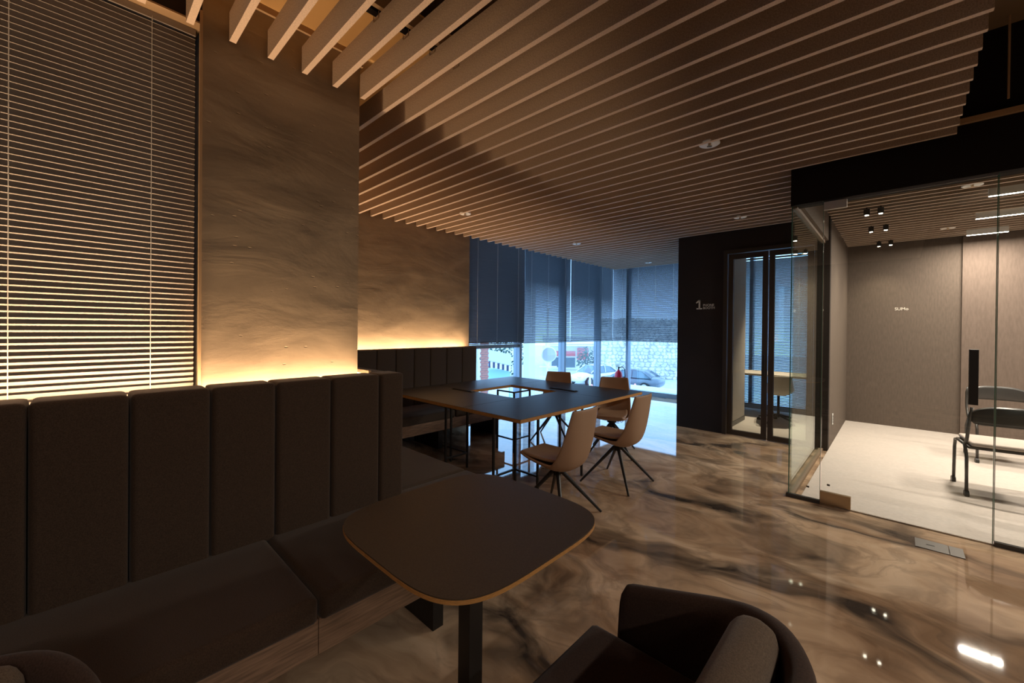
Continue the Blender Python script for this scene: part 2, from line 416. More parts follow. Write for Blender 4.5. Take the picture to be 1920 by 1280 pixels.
# ------------------------------------------------------------------ phone booth door
dr = thing('door_1', None, None, (-1.245, 6.25, 0), kind='structure')
bm = bmesh.new()
bx(bm, -.545, -.495, -.02, .09, 0, 2.575); bx(bm, .495, .545, -.02, .09, 0, 2.575); bx(bm, -.495, .495, -.02, .09, 2.525, 2.575)
obj('door_frame', bm, bronze, dr)
for s, nm in ((-1, 'a'), (1, 'b')):
    x0, x1 = (-.485, -.006) if s < 0 else (.006, .485)
    bm = bmesh.new(); st = .062
    bx(bm, x0, x0+st, 0, .045, .01, 2.515); bx(bm, x1-st, x1, 0, .045, .01, 2.515)
    bx(bm, x0+st, x1-st, 0, .045, .01, .075); bx(bm, x0+st, x1-st, 0, .045, 2.445, 2.515)
    lf = obj('door_leaf', bm, bronze, dr)
    box_obj('pane', (x0+st, x1-st, .018, .026, .075, 2.445), glass, lf)
    if s < 0:
        box_obj('door_handle', (x1-.045, x1-.02, -.05, -.035, .86, 1.14), black, lf)
        bm = bmesh.new(); tube(bm, (x1-.032, -.04, .9), (x1-.032, 0, .9), .008); tube(bm, (x1-.032, -.04, 1.1), (x1-.032, 0, 1.1), .008)
        obj('handle_post', bm, black, lf)

# lettering
def text(name, body, size, loc, m, parent=None, ex=.002, rx=math.pi/2):
    c = bpy.data.curves.new(name, 'FONT'); c.body = body; c.size = size; c.extrude = ex; c.materials.append(m)
    tmp = bpy.data.objects.new(name+'_tmp', c); COL.objects.link(tmp)
    dg = bpy.context.evaluated_depsgraph_get(); dg.update()
    me = bpy.data.meshes.new_from_object(tmp.evaluated_get(dg)); bpy.data.objects.remove(tmp)
    if not me.materials: me.materials.append(m)
    o = bpy.data.objects.new(name, me); COL.objects.link(o); o.rotation_euler = (rx, 0, 0); o.location = loc
    if parent: o.parent = parent
    return o
sg = thing('wall_sign', 'pale raised sign reading 1 PHONE BOOTH on the dark wall', 'sign', (-2.165, 6.246, 1.76))
bm = bmesh.new()
bx(bm, .040, .062, -.004, 0, .0, .137); bx(bm, .010, .088, -.004, 0, 0, .018)
A = [bm.verts.new(p) for p in ((0, -.004, .098), (.040, -.004, .137), (.062, -.004, .137), (.058, -.004, .118), (.012, -.004, .086))]
bm.faces.new(A)
obj('numeral', bm, letter, sg)
t = text('word', 'PHONE', .046, (.100, 0, .043), letter, sg); t.scale = (1.0, 1, 1)
t = text('word', 'BOOTH', .046, (.100, 0, .003), letter, sg)
s2 = text('room_lettering', 'SUMo', .062, (-.035, 8.597, 1.79), letter)
tag(s2, 'small pale room name lettering on the meeting room back wall', 'lettering')

# wall socket
so = thing('wall_socket', 'white double socket low on the meeting room side wall', 'socket', (-.598, 6.66, .33))
box_obj('plate', (0, .008, -.03, .03, -.07, .07), white_m, so, bevel=.003)
for z in (-.035, .0, .035): box_obj('outlet', (.008, .011, -.018, .018, z-.012, z+.012), dgrey, so)
# floor box
fb = thing('floor_outlet_box', 'flush grey steel floor outlet box in front of glass door', 'floor box', (.22, 3.99, 0))
box_obj('lid', (-.115, .045, -.08, .08, 0, .004), steel_box, fb)
box_obj('lid', (.049, .115, -.08, .08, 0, .004), steel_box, fb)
box_obj('latch', (-.06, -.02, -.006, .006, .004, .006), dgrey, fb)

# ------------------------------------------------------------------ sprinklers / ceiling discs
spr = None
def sprinkler(x, y, z, label):
    r = thing('ceiling_sprinkler', label, 'sprinkler', (x, y, z), 0, 'recessed ceiling sprinklers')
    bm = bmesh.new(); lathe(bm, [(.020, .03), (.068, .012), (.072, 0), (.066, -.004), (.022, .006)], 24)
    obj('escutcheon', bm, white_m, r, smooth=True)
    bm = bmesh.new(); lathe(bm, [(.010, .02), (.010, -.012), (.018, -.014), (.018, -.017)], 12)
    obj('sprinkler_head', bm, brass, r)
for x, y, z, l in ((-1.034, 3.225, 2.838, 'large white ceiling sprinkler disc nearest, above the open floor'),
                   (-3.835, 3.225, 2.838, 'white ceiling sprinkler disc above the square table'),
                   (-1.415, 5.555, 2.838, 'white ceiling sprinkler disc in front of the phone booth door'),
                   (-3.81, 5.555, 2.838, 'white ceiling sprinkler disc beyond the table near the window blinds'),
                   (-3.75, 8.055, 2.838, 'small bluish ceiling sprinkler disc by the back window blind'),
                   (.49, 5.665, 2.815, 'ceiling sprinkler disc inside meeting room nearest the glass'),
                   (.465, 7.78, 2.815, 'ceiling sprinkler disc deep inside meeting room near back wall')):
    sprinkler(x, y, z, l)
# hanging rod
bm = bmesh.new(); tube(bm, (0, 0, 0), (0, 0, -.54), .006, n=8)
o = obj('hanging_rod', bm, tan_trim, loc=(.51, 4.15, 3.52)); tag(o, 'thin threaded rod hanging from the ceiling above the glass', 'rod')

# ------------------------------------------------------------------ blinds
def slat_mesh(L, w, tilt, m):
    """slat runs along local y, inner edge (+x) up"""
    b = bmesh.new(); c, s = math.cos(tilt), math.sin(tilt); n = 3; rows = []
    for k in range(n+1):
        u = (k/n-.5)*w; bulge = .0025*(1-(2*k/n-1)**2)
        x = u*c-bulge*s; z = u*s+bulge*c
        rows.append([b.verts.new((x, 0, z)), b.verts.new((x, L, z))])
    for a, d in zip(rows, rows[1:]): b.faces.new((a[0], d[0], d[1], a[1]))
    me = mesh('slat', b, m, smooth=True); return me
def blind(label, origin, L, z0, z1, axis, cords, w=.030, tilt=52, pitch=.0249, m=slat_m, dirx=1, rail=None):
    """axis 'y': runs +Y, faces +X ; axis 'x': runs +X, faces -Y"""
    rz = 0 if axis == 'y' else -math.pi/2
    # local frame: slat along local +y, room side local +x.  For axis x rotate -90deg: local y->+X, local x->-Y
    r = thing('venetian_blind', label, 'blind', (origin[0], origin[1], z0), rz)
    me = slat_mesh(L, w, math.radians(tilt), m)
    n = int((z1-z0-.05)/pitch)
    for i in range(n):
        o = bpy.data.objects.new('slat', me); COL.objects.link(o); o.parent = r; o.location = (0, 0, .03+i*pitch)
    box_obj('headrail', (-.018, .018, 0, L, z1-z0-.03, z1-z0), m, r)
    box_obj('bottom_rail', (-.013, .013, 0, L, -.004, .014), rail or m, r, bevel=.003)
    for c in cords:
        b = bmesh.new(); tube(b, (.017, c, 0), (.017, c, z1-z0-.02), .0016, n=5); tube(b, (-.017, c, 0), (-.017, c, z1-z0-.02), .0016, n=5)
        obj('ladder_cord', b, cord_m, r)
    return r
blind('dim warm venetian blind closed beside the plastered column on the left', (-2.475, -1.19, 0), 1.575, 1.13, 2.862, 'y', (.12, .57, 1.01, 1.418), w=.038, tilt=57)
blind('venetian blind nearest the plastered wall in far corner, closed and greyest', (-4.85, 4.165, 0), 1.31, 1.195, 2.93, 'y', (.17, .61, 1.12), w=.031, tilt=55, m=slat_dark)
blind('middle venetian blind of the left window wall, streaked with daylight', (-4.85, 5.475, 0), 1.407, 1.195, 2.93, 'y', (.17, .66, 1.2), w=.031, tilt=42, m=slat_dark)
blind('venetian blind next to the glazed room corner on left window wall', (-4.85, 6.892, 0), 1.708, 1.195, 2.93, 'y', (.07, .64, 1.19, 1.6), w=.031, tilt=44, m=slat_dark)
blind('wide blue lit venetian blind on back window beside dark booth wall', (-4.885, 8.655, 0), 2.41, 1.195, 2.93, 'x', (.245, .635, 1.035, 1.43, 1.9), w=.031, tilt=43, m=slat_dark)
blind('long venetian blind seen through the phone booth door', (-2.30, 8.62, 0), 1.60, .10, 2.80, 'x', (.22, .62, 1.05, 1.4), w=.031, tilt=43, m=slat_dark)

# ================================================================== SEATING
def rbox(name, dims, m, parent, bev=.02, seg=3, label=None):
    o = box_obj(name, dims, m, parent, bevel=bev, seg=seg, smooth=True, label=label); return o
ZT = 1.183
# -- near banquette along Y
nb = thing('near_banquette', 'long dark banquette with vertical channels in front of plastered column and near blind', 'banquette', (-1.9, 0, 0))
def ch(parent, x0, x1, ys, m, z0=.44, z1=ZT, axis='y'):
    for a, b_ in zip(ys, ys[1:]):
        d = (x0, x1, a+.002, b_-.002, z0, z1) if axis == 'y' else (a+.002, b_-.002, x0, x1, z0, z1)
        rbox('back_channel', d, m, parent, .024, 4)
ys = [-2.235+.265*i for i in range(0, 13)]
ys = [-2.235, -1.97, -1.705, -1.44, -1.175, -.91, -.645, -.38, -.115, .14, .395, .648, .908, 1.180, 1.335]
ch(nb, -2.30+1.9, -2.13+1.9, ys, fabric)
seat_y = [-2.235, -.70, .615, 1.885]
for a, b_ in zip(seat_y, seat_y[1:]):
    rbox('seat_cushion', (-2.20+1.9+(.0), -1.53+1.9, a+.003, b_-.003, .36, .46), fabric, nb, .03, 4)
py = [-2.235, -.70, .615, 1.875]
for a, b_ in zip(py, py[1:]):
    box_obj('plinth_board', (-1.555+1.9-.02, -1.545+1.9, a+.0015, b_-.0015, .24, .372), wood_plinth, nb)
box_obj('plinth_board', (-2.20+1.9, -1.565+1.9, 1.86, 1.875, .24, .372), wood_plinth, nb)
box_obj('seat_base', (-2.195+1.9, -1.57+1.9, -2.2, 1.85, .25, .36), dgrey, nb)
for y in (-1.9, -1.1, -.1, 1.20):
    box_obj('leg', (-2.19+1.9, -1.60+1.9, y-.03, y+.03, 0, .25), black, nb)
box_obj('back_board', (-2.315+1.9, -2.301+1.9, -2.235, 1.18, .25, 1.13), black, nb)
# -- side banquette (along X) and far banquette (along Y)
sb = thing('side_banquette', 'grey channelled banquette return beside the square table, facing the windows', 'banquette', (-3.3, 1.4, 0))
xs = [-4.42, -4.15, -3.88, -3.61, -3.34, -3.07, -2.80, -2.535, -2.305]
for a, b_ in zip(xs, xs[1:]):
    rbox('back_channel', (a+3.3+.002, b_+3.3-.002, 1.225-1.4, 1.335-1.4, .44, ZT-.006), fabric_grey, sb, .02, 3)
for a, b_ in ((-4.4, -3.4), (-3.39, -2.62), (-2.61, -2.318)):
    box_obj('ledge_board', (a+3.3, b_+3.3, 1.206-1.4, 1.222-1.4, 1.08, 1.188), tan_trim, sb)
for a, b_ in ((-3.90, -3.05), (-3.05, -2.203)):
    rbox('seat_cushion', (a+3.3+.003, b_+3.3-.003, 1.34-1.4, 1.885-1.4, .36, .46), fabric_grey, sb, .03, 4)
box_obj('plinth_board', (-3.90+3.3, -2.21+3.3, 1.86-1.4, 1.875-1.4, .24, .372), wood_plinth, sb)
box_obj('seat_base', (-3.90+3.3, -2.21+3.3, 1.36-1.4, 1.855-1.4, .25, .36), dgrey, sb)
for x in (-3.7, -2.5): box_obj('leg', (x-.03+3.3, x+.03+3.3, 1.38-1.4, 1.83-1.4, 0, .25), black, sb)
fbq = thing('far_banquette', 'grey channelled banquette under the glowing plaster wall behind the square table', 'banquette', (-4.3, 2.7, 0))
ys = [1.36, 1.63, 1.90, 2.175, 2.446, 2.702, 2.963, 3.214, 3.483, 3.758, 4.035]
for a, b_ in zip(ys, ys[1:]):
    rbox('back_channel', (-4.66+4.3, -4.50+4.3, a-2.7+.002, b_-2.7-.002, .44, ZT), fabric_grey, fbq, .022, 4)
for a, b_ in ((1.36, 2.28), (2.28, 3.16), (3.16, 4.04)):
    rbox('seat_cushion', (-4.50+4.3, -3.90+4.3, a-2.7+.003, b_-2.7-.003, .36, .46), fabric_grey, fbq, .03, 4)
    box_obj('plinth_board', (-3.93+4.3, -3.915+4.3, max(a, 1.89)-2.7+.0015, b_-2.7-.0015, .24, .372), wood_plinth, fbq)
box_obj('back_board', (-4.675+4.3, -4.661+4.3, 1.36-2.7, 4.03-2.7, .25, 1.13), black, fbq)
box_obj('seat_base', (-4.50+4.3, -3.94+4.3, 1.9-2.7, 4.02-2.7, .25, .36), dgrey, fbq)
for y in (2.0, 3.0, 3.95): box_obj('leg', (-4.5+4.3, -3.99+4.3, y-.03-2.7, y+.03-2.7, 0, .25), black, fbq)

# LED strips in the gaps behind the backrests
def led(label, dims, power_w=None):
    o = box_obj('led_strip', dims, led_m); return tag(o, label, 'light strip')
led('warm light strip hidden behind the near banquette back', (-2.365, -2.335, -2.2, 1.165, 1.085, 1.095))
led('warm light strip hidden behind the far banquette back', (-4.755, -4.725, 1.36, 4.0, 1.085, 1.095))
led_end = mat('led_end_cap', (1, 1, 1), .5, emit=(1, .78, .5), estr=3)
o = box_obj('led_strip', (-2.50, -2.312, 1.178, 1.202, 1.158, 1.168), led_end); tag(o, 'bright end of light strip beside the column foot', 'light strip')
area('cove_lamp', (-2.35, -.49, 1.10), (.03, 3.4), 15, WARM, (-.10, 0, 1), math.radians(150))
area('cove_lamp', (-4.745, 2.70, 1.10), (.03, 2.7), 14, WARM, (-.10, 0, 1), math.radians(150))
struct('trim_11', (-2.399, -2.317, -2.235, 1.17, 1.05, 1.07), black)
struct('trim_12', (-4.82, -4.665, 1.36, 4.04, 1.05, 1.07), black)

# ------------------------------------------------------------------ square conference table
ct = thing('square_conference_table', 'large square black topped table with open centre and plywood edges', 'table', (-3.145, 3.40, 0))
ox, oy = 3.145, -3.40
def top(d):
    x0, x1, y0, y1 = d
    r = box_obj('tabletop', (x0+ox+.001, x1+ox-.001, y0+oy+.001, y1+oy-.001, .712, .740), ply, ct)
    box_obj('top_surface', (x0+ox+.003, x1+ox-.003, y0+oy+.003, y1+oy-.003, .740, .742), top_black, r)
for d in ((-4.17, -2.825, 2.36, 3.07), (-2.825, -2.12, 2.36, 3.76), (-3.54, -2.12, 3.76, 4.44), (-4.17, -3.54, 3.07, 4.44)): top(d)
for cx, cy, sx, sy in ((-2.56, 2.78, 1, -1), (-3.25, 2.79, -1, -1), (-3.25, 3.50, -1, 1), (-2.54, 3.44, 1, 1)):
    for px_, py_ in ((cx, cy), (cx+.27*sx, cy), (cx, cy+.28*sy)):
        box_obj('leg', (px_+ox-.009, px_+ox+.009, py_+oy-.009, py_+oy+.009, 0, .712), black, ct)
    bm = bmesh.new()
    bx(bm, min(cx, cx+.27*sx)+ox, max(cx, cx+.27*sx)+ox, cy+oy-.008, cy+oy+.008, .145, .161)
    bx(bm, cx+ox-.008, cx+ox+.008, min(cy, cy+.28*sy)+oy, max(cy, cy+.28*sy)+oy, .145, .161)
    obj('leg_brace', bm, black, ct); bm = bmesh.new()
    bx(bm, min(cx, cx+.27*sx)+ox, max(cx, cx+.27*sx)+ox, cy+oy-.008, cy+oy+.008, .696, .712)
    bx(bm, cx+ox-.008, cx+ox+.008, min(cy, cy+.28*sy)+oy, max(cy, cy+.28*sy)+oy, .696, .712)
    obj('leg_brace', bm, black, ct)
# cable flaps on the table
for (x0, x1, y0, y1, l) in ((-3.76, -3.41, 2.985, 3.045, 'slim cable flap on the left side of the square table, warm lit'),
                            (-3.02, -2.66, 3.875, 3.935, 'slim black cable flap on the far side of the square table')):
    o = thing('cable_flap', l, 'cable flap', ((x0+x1)/2, (y0+y1)/2, .742), 0, 'cable flaps on the square table')
    w2, d2 = (x1-x0)/2, (y1-y0)/2
    box_obj('flap_frame', (-w2, w2, -d2, d2, 0, .004), black, o)
    box_obj('flap_lid', (-w2+.01, w2-.01, -d2+.008, d2-.008, .004, .009), black, o)

# ------------------------------------------------------------------ shell chairs (face local +x)
def interp(P, t):
    n = len(P)-1; i = min(int(t*n), n-1); f = t*n-i
    p0 = P[max(i-1, 0)]; p1 = P[i]; p2 = P[i+1]; p3 = P[min(i+2, n)]
    return [.5*((2*b)+(-a+c)*f+(2*a-5*b+4*c-d)*f*f+(-a+3*b-3*c+d)*f**3) for a, b, c, d in zip(p0, p1, p2, p3)]
def shell_surface(prof, nu=14, nv=30, thick=.022):
    """prof: (x, z, halfwidth, curl)"""
    b = bmesh.new(); G = []
    for j in range(nv+1):
        t = j/nv; x, z, w, c = interp(prof, t)
        xa, za = interp(prof, max(0, t-.01))[:2]; xb, zb = interp(prof, min(1, t+.01))[:2]
        dx, dz = xb-xa, zb-za; l = math.hypot(dx, dz) or 1; nx, nz = dz/l, -dx/l     # normal towards sitter
        nx, nz = (-nx, -nz) if False else (nx, nz)
        # sitter side: seat -> up, back -> +x
        if nz < 0 and abs(nz) > abs(nx): nx, nz = -nx, -nz
        if abs(nx) >= abs(nz) and nx < 0: nx, nz = -nx, -nz
        row = []
        for i in range(nu+1):
            u = 2*i/nu-1; k = abs(u)**2.6*c
            row.append(b.verts.new((x+nx*k, u*w*(1-.10*abs(u)**4), z+nz*k)))
        G.append(row)
    for j in range(nv):
        for i in range(nu): b.faces.new((G[j][i], G[j][i+1], G[j+1][i+1], G[j+1][i]))
    bmesh.ops.recalc_face_normals(b, faces=b.faces)
    return b
def solid(o, t, off=0, lv=1):
    m = o.modifiers.new('s', 'SOLIDIFY'); m.thickness = t; m.offset = off
    if lv:
        s = o.modifiers.new('d', 'SUBSURF'); s.levels = lv; s.render_levels = lv
def meeting_chair(label, group):
    r = thing('meeting_chair', label, 'chair', (0, 0, 0), 0, group)
    prof = [(.265, .452, .175, .006), (.17, .420, .20, .022), (.04, .388, .215, .045), (-.09, .368, .222, .07), (-.175, .400, .228, .09), (-.218, .47, .228, .085), (-.242, .58, .222, .06), (-.262, .72, .205, .04), (-.278, .86, .182, .022)]
    o = obj('seat_shell', shell_surface(prof), leather, r, smooth=True); solid(o, .020)
    pp = [(.258, .462, .165, 0), (.17, .452, .185, .004), (.04, .444, .195, .012), (-.09, .446, .195, .02), (-.165, .462, .185, .03)]
    o = obj('seat_pad', shell_surface(pp, 10, 16), leather, r, smooth=True); solid(o, .024)
    bm = bmesh.new(); lathe(bm, [(.03, .30), (.034, .33), (.034, .35), (.055, .362), (.055, .372)], 16)
    obj('hub', bm, black, r)
    for sx in (1, -1):
        for sy in (1, -1):
            bm = bmesh.new(); tube(bm, (.02*sx, .02*sy, .335), (.25*sx, .25*sy, .004), .0175, .0095, 10)
            obj('leg', bm, black, r, smooth=False)
    return r
PI = math.pi
g = 'tan shell chairs around the square table'
mc = meeting_chair('tan shell chair nearest the camera at the square table, back turned', g)
mc.location = (-1.95, 2.61, 0); mc.rotation_euler = (0, 0, PI)
dup(mc, (-1.937, 3.543, 0), PI, 'tan shell chair second along the near right side of the square table', g)
dup(mc, (-2.45, 4.34, 0), math.atan2(-.92, .40), 'tan shell chair turned at the far right corner of the table', g)
dup(mc, (-3.31, 4.345, 0), math.atan2(-.92, .40), 'tan shell chair behind the table showing only top of its back', g)

# ------------------------------------------------------------------ small cafe table
def squircle(a, b, n, k=64):
    P = []
    for i in range(k):
        t = 2*PI*i/k; c, s = math.cos(t), math.sin(t)
        P.append((a*math.copysign(abs(c)**(2/n), c), b*math.copysign(abs(s)**(2/n), s)))
    return P
sm = thing('cafe_table', 'small dark table with rounded square top and orange edge beside banquette', 'table', (-1.165, 1.025, 0))
bm = bmesh.new(); prism(bm, squircle(.385, .395, 4.2, 96), .718, .730)
tp = obj('tabletop', bm, ply, sm, bevel=0)
bm = bmesh.new(); prism(bm, squircle(.384, .394, 4.2, 96), .730, .734)
obj('top_surface', bm, table_top_mat, tp)
box_obj('column', (-.032, .032, -.032, .032, .02, .712), black, sm)
bm = bmesh.new(); lathe(bm, [(.11, 0), (.11, .012), (.05, .02)], 32); obj('base_plate', bm, black, sm)
box_obj('mounting_plate', (-.12, .12, -.12, .12, .702, .712), black, sm)

# ------------------------------------------------------------------ lounge armchairs (face local +x)
def lounge_chair(label, group, seatm, padm):
    r = thing('lounge_armchair', label, 'armchair', (0, 0, 0), 0, group)
    # outer shell: path from front of left arm round the back to front of right arm, local coordinates
    b = bmesh.new(); pts = []
    W_, D_ = .345, .27
    path = []
    for i in range(9): path.append((.27-.30*i/8, W_))
    for i in range(1, 9):
        a = PI/2*i/8; path.append((-.03-.24*math.sin(a), W_-.24*(1-math.cos(a))))
    for i in range(1, 7): path.append((-.27, (W_-.24)-(W_-.24)*2*i/6))
    n0 = len(path)
    for i in range(1, 9):
        a = PI/2*i/8; path.append((-.27+.24*(1-math.cos(a)), -(W_-.24)-.24*math.sin(a)))
    for i in range(1, 9): path.append((-.03+.30*i/8, -W_))
    rings = []
    for i, (x, y) in enumerate(path):
        x2, y2 = path[min(i+1, len(path)-1)]; x1, y1 = path[max(i-1, 0)]
        d = Vector((x2-x1, y2-y1)).normalized(); nrm = Vector((d.y, -d.x))   # outward? fix below
        if nrm.dot(Vector((x, y))) < 0: nrm = -nrm
        h = .59+.135*min(1, max(0, (.27-x)/.46))
        th = .036
        ring = []
        prof = [(-th, .28), (-th, h-.03), (-th*.6, h-.008), (0, h), (th*.6, h-.008), (th, h-.03), (th, .25), (0, .22)]
        for u, z in prof:
            lean = .02*(z-.3)
            p = Vector((x, y))+nrm*(u+lean)
            ring.append(b.verts.new((p.x+(.0 if z < .4 else -.05*(z-.4) if abs(y) > W_-.01 else 0), p.y, z)))
        rings.append(ring)
    for A, Bq in zip(rings, rings[1:]):
        for k in range(8): b.faces.new((A[k], A[(k+1) % 8], Bq[(k+1) % 8], Bq[k]))
    b.faces.new(rings[0][::-1]); b.faces.new(rings[-1])
    o = obj('shell', b, seatm, r, smooth=True); md = o.modifiers.new('d', 'SUBSURF'); md.levels = md.render_levels = 1
    rbox('seat_cushion', (-.20, .335, -.295, .295, .33, .455), seatm, r, .035, 4)
    bm = bmesh.new(); bx(bm, -.056, .056, -.262, .262, 0, .31)
    bmesh.ops.bevel(bm, geom=list(bm.edges), offset=.052, segments=5, profile=.5, affect='EDGES')
    o = obj('back_cushion', bm, padm, r, smooth=True); o.location = (-.135, 0, .435); o.rotation_euler = (0, -.12, 0)
    for sx in (.22, -.2):
        for sy in (.26, -.26):
            bm = bmesh.new(); tube(bm, (sx, sy, .26), (sx*1.15, sy*1.1, 0), .014, .009, 10); obj('leg', bm, black, r)
    return r
g = 'dark upholstered lounge armchairs'
la = lounge_chair('dark brown upholstered armchair in the foreground facing the small table', g, arm_fabric, pale_fabric)
la.location = (-.415, .925, 0); la.rotation_euler = (0, 0, PI)
dup(la, (-1.17, -.335, 0), 0, 'dark armchair cut off at the bottom left corner', g)

# ------------------------------------------------------------------ meeting room chairs (face local +x, back at -x)
def room_chair(label, group):
    r = thing('training_chair', label, 'chair', (0, 0, 0), 0, group)
    for s in (1, -1):
        bm = bmesh.new()
        path_tube(bm, [(-.255, .245*s, .80), (-.262, .255*s, .74), (-.235, .26*s, .60), (-.19, .26*s, .50), (-.13, .262*s, .455), (-.16, .262*s, .42), (-.215, .264*s, .35), (-.225, .264*s, .06)], .0125, 10)
        obj('back_leg', bm, dgrey, r, smooth=True)
        bm = bmesh.new()
        path_tube(bm, [(-.13, .262*s, .45), (.12, .262*s, .445), (.19, .262*s, .43), (.215, .262*s, .36), (.235, .262*s, .06)], .0125, 10)
        obj('front_leg', bm, dgrey, r, smooth=True)
        for x in (-.225, .235):
            bm = bmesh.new(); tube(bm, (x, .264*s-.014, .03), (x, .264*s+.014, .03), .03, .03, 16); obj('caster', bm, black, r)
    # curved back panel
    b = bmesh.new(); n = 16; rows = []
    for i in range(n+1):
        u = 2*i/n-1; y = .25*u; x = -.30+.055*u*u; hh = .035+.07*(1-abs(u)**3.5); 
        rows.append([b.verts.new((x-.004, y, .655)), b.verts.new((x+.004, y, .735+hh*.95))])
    for A, Bq in zip(rows, rows[1:]): b.faces.new((A[0], Bq[0], Bq[1], A[1]))
    o = obj('backrest', b, dgrey, r, smooth=True); solid(o, .016, 0, 1)
    rbox('seat', (-.20, .24, -.235, .235, .445, .485), pad_m, r, .018, 3, label='pale fabric seat pad')
    bm = bmesh.new(); bx(bm, -.20, .22, -.25, .25, .425, .444); obj('seat_pan', bm, dgrey, r)
    return r
g = 'black framed chairs in the meeting room'
rch = room_chair('black chair with pale seat inside glass room, nearer one with back towards glass', g)
rch.location = (.70, 5.66, 0); rch.rotation_euler = (0, 0, math.radians(96))
dup(rch, (.90, 7.15, 0), math.radians(-84), 'black chair deeper in the glass room facing the nearer chair', g)

# ------------------------------------------------------------------ meeting room lamps
def cube_spot(x, y, z, label, power=9):
    r = thing('cube_spotlight', label, 'spotlight', (x, y, z), 0, 'small black cube spotlights')
    box_obj('housing', (-.026, .026, -.026, .026, .004, .066), black, r)
    box_obj('lens', (-.015, .015, -.015, .015, .001, .004), spot_m, r)
    box_obj('stem', (-.006, .006, -.006, .006, .062, .11), black, r)
    spot('spot_light', (x, y, z-.01), power, (1, .80, .58), 95, .8)
i = 0
for (x, y), l in zip(((-.26, 5.97), (-.145, 5.97), (-.26, 7.0), (-.12, 6.98), (-.215, 8.25), (-.085, 8.22)),
                     ('left cube spotlight of the pair nearest the glass in meeting room', 'right cube spotlight of the pair nearest the glass in meeting room',
                      'left cube spotlight of the middle pair in meeting room', 'right cube spotlight of the middle pair in meeting room',
                      'left cube spotlight of the pair by the meeting room back wall', 'right cube spotlight of the pair by the meeting room back wall')):
    cube_spot(x, y, 2.735, l)
cube_spot(-1.25, 8.20, 2.735, 'left cube spotlight inside the phone booth', 90)
cube_spot(-1.13, 8.23, 2.735, 'right cube spotlight inside the phone booth', 90)
def linear(x0, x1, y, z, label):
    r = thing('linear_ceiling_light', label, 'ceiling light', ((x0+x1)/2, y, z), 0, 'slim bright linear ceiling lights')
    w2 = (x1-x0)/2
    box_obj('housing', (-w2, w2, -.012, .012, .004, .075), white_m, r)
    box_obj('diffuser', (-w2+.004, w2-.004, -.010, .010, 0, .004), lin_m, r)
    area('linear_lamp', ((x0+x1)/2, y, z-.004), (x1-x0, .03), 25, (1, .82, .70), (0, 0, -1))
linear(.61, .99, 5.88, 2.735, 'bright linear ceiling light in meeting room nearest the glass')
linear(.63, 1.00, 6.95, 2.735, 'middle bright linear ceiling light in the meeting room')
linear(.65, 1.01, 8.05, 2.735, 'bright linear ceiling light beside the meeting room back wall')
linear(2.2, 2.6, 5.88, 2.735, 'linear ceiling light beyond the right edge, nearer the glass')
linear(2.2, 2.6, 6.95, 2.735, 'linear ceiling light beyond the right edge, nearer the back wall')

for yy, l in ((1.2, 'unseen fill light added right of the camera'), (-.9, 'unseen fill light added behind the camera')):  # two fill lights added out of view to brighten ceiling and chair backs
    r = thing('linear_ceiling_light', l, 'ceiling light', (2.6, yy, 2.90), 0, 'added unseen fill lights')
    box_obj('housing', (-.05, .05, -.6, .6, .004, .62), black, r)
    box_obj('diffuser', (-.045, .045, -.59, .59, 0, .004), lin_m, r)
    area('linear_lamp', (2.6, yy, 2.89), (.08, 1.15), 15, (1, .84, .70), (0, 0, -1))
# ------------------------------------------------------------------ phone booth furniture
dk = thing('booth_desk', 'pale wall desk inside the phone booth', 'desk', (-2.0, 7.95, 0))
box_obj('desktop', (-.36, 1.32, -.08, .62, .70, .73), booth_wall, dk)
box_obj('bracket', (-.30, -.26, 0, .5, .4, .70), dgrey, dk); box_obj('bracket', (1.22, 1.26, 0, .5, .4, .70), dgrey, dk)
sc = thing('swivel_chair', 'cream shell swivel chair with black castors inside phone booth', 'chair', (-1.36, 7.62, 0), 1.9)
prof = [(.23, .47, .20, .01), (.12, .45, .215, .04), (0, .44, .225, .08), (-.12, .46, .225, .11), (-.19, .52, .21, .10), (-.215, .62, .19, .07), (-.225, .76, .16, .03)]
o = obj('seat_shell', shell_surface(prof), shell_m, sc, smooth=True); solid(o, .012)
bm = bmesh.new(); tube(bm, (0, 0, .09), (0, 0, .43), .018); obj('gas_lift', bm, black, sc)
for k in range(5):
    a = 2*PI*k/5
    bm = bmesh.new(); tube(bm, (0, 0, .13), (.27*math.cos(a), .27*math.sin(a), .07), .018, .012); lg = obj('base_arm', bm, black, sc)
    bm = bmesh.new(); tube(bm, (.27*math.cos(a)-.012, .27*math.sin(a), .028), (.27*math.cos(a)+.012, .27*math.sin(a), .028), .028, .028, 12); obj('caster', bm, black, lg)

# ------------------------------------------------------------------ fire extinguisher by the corner window
red = mat('extinguisher_red', (.75, .02, .05), .3)
fx_scale = 1.18
fx = thing('fire_extinguisher', 'red fire extinguisher standing on the floor at the glazed corner', 'extinguisher', (-4.56, 8.36, 0))
fx.scale = (1.1, 1.1, fx_scale)
bm = bmesh.new(); lathe(bm, [(.070, 0), (.078, .015), (.078, .36), (.070, .41), (.045, .44), (.022, .455), (.020, .47)], 20); obj('cylinder', bm, red, fx, smooth=True)
bm = bmesh.new(); tube(bm, (0, 0, .46), (0, 0, .52), .014); bx(bm, -.06, .02, -.01, .01, .52, .53); bx(bm, -.07, .02, -.01, .01, .545, .555); obj('valve', bm, black, fx)
bm = bmesh.new(); path_tube(bm, [(.01, 0, .50), (.07, .02, .53), (.12, .03, .48), (.13, .03, .36), (.125, .03, .2), (.12, .03, .12)], .009); obj('hose', bm, black, fx)

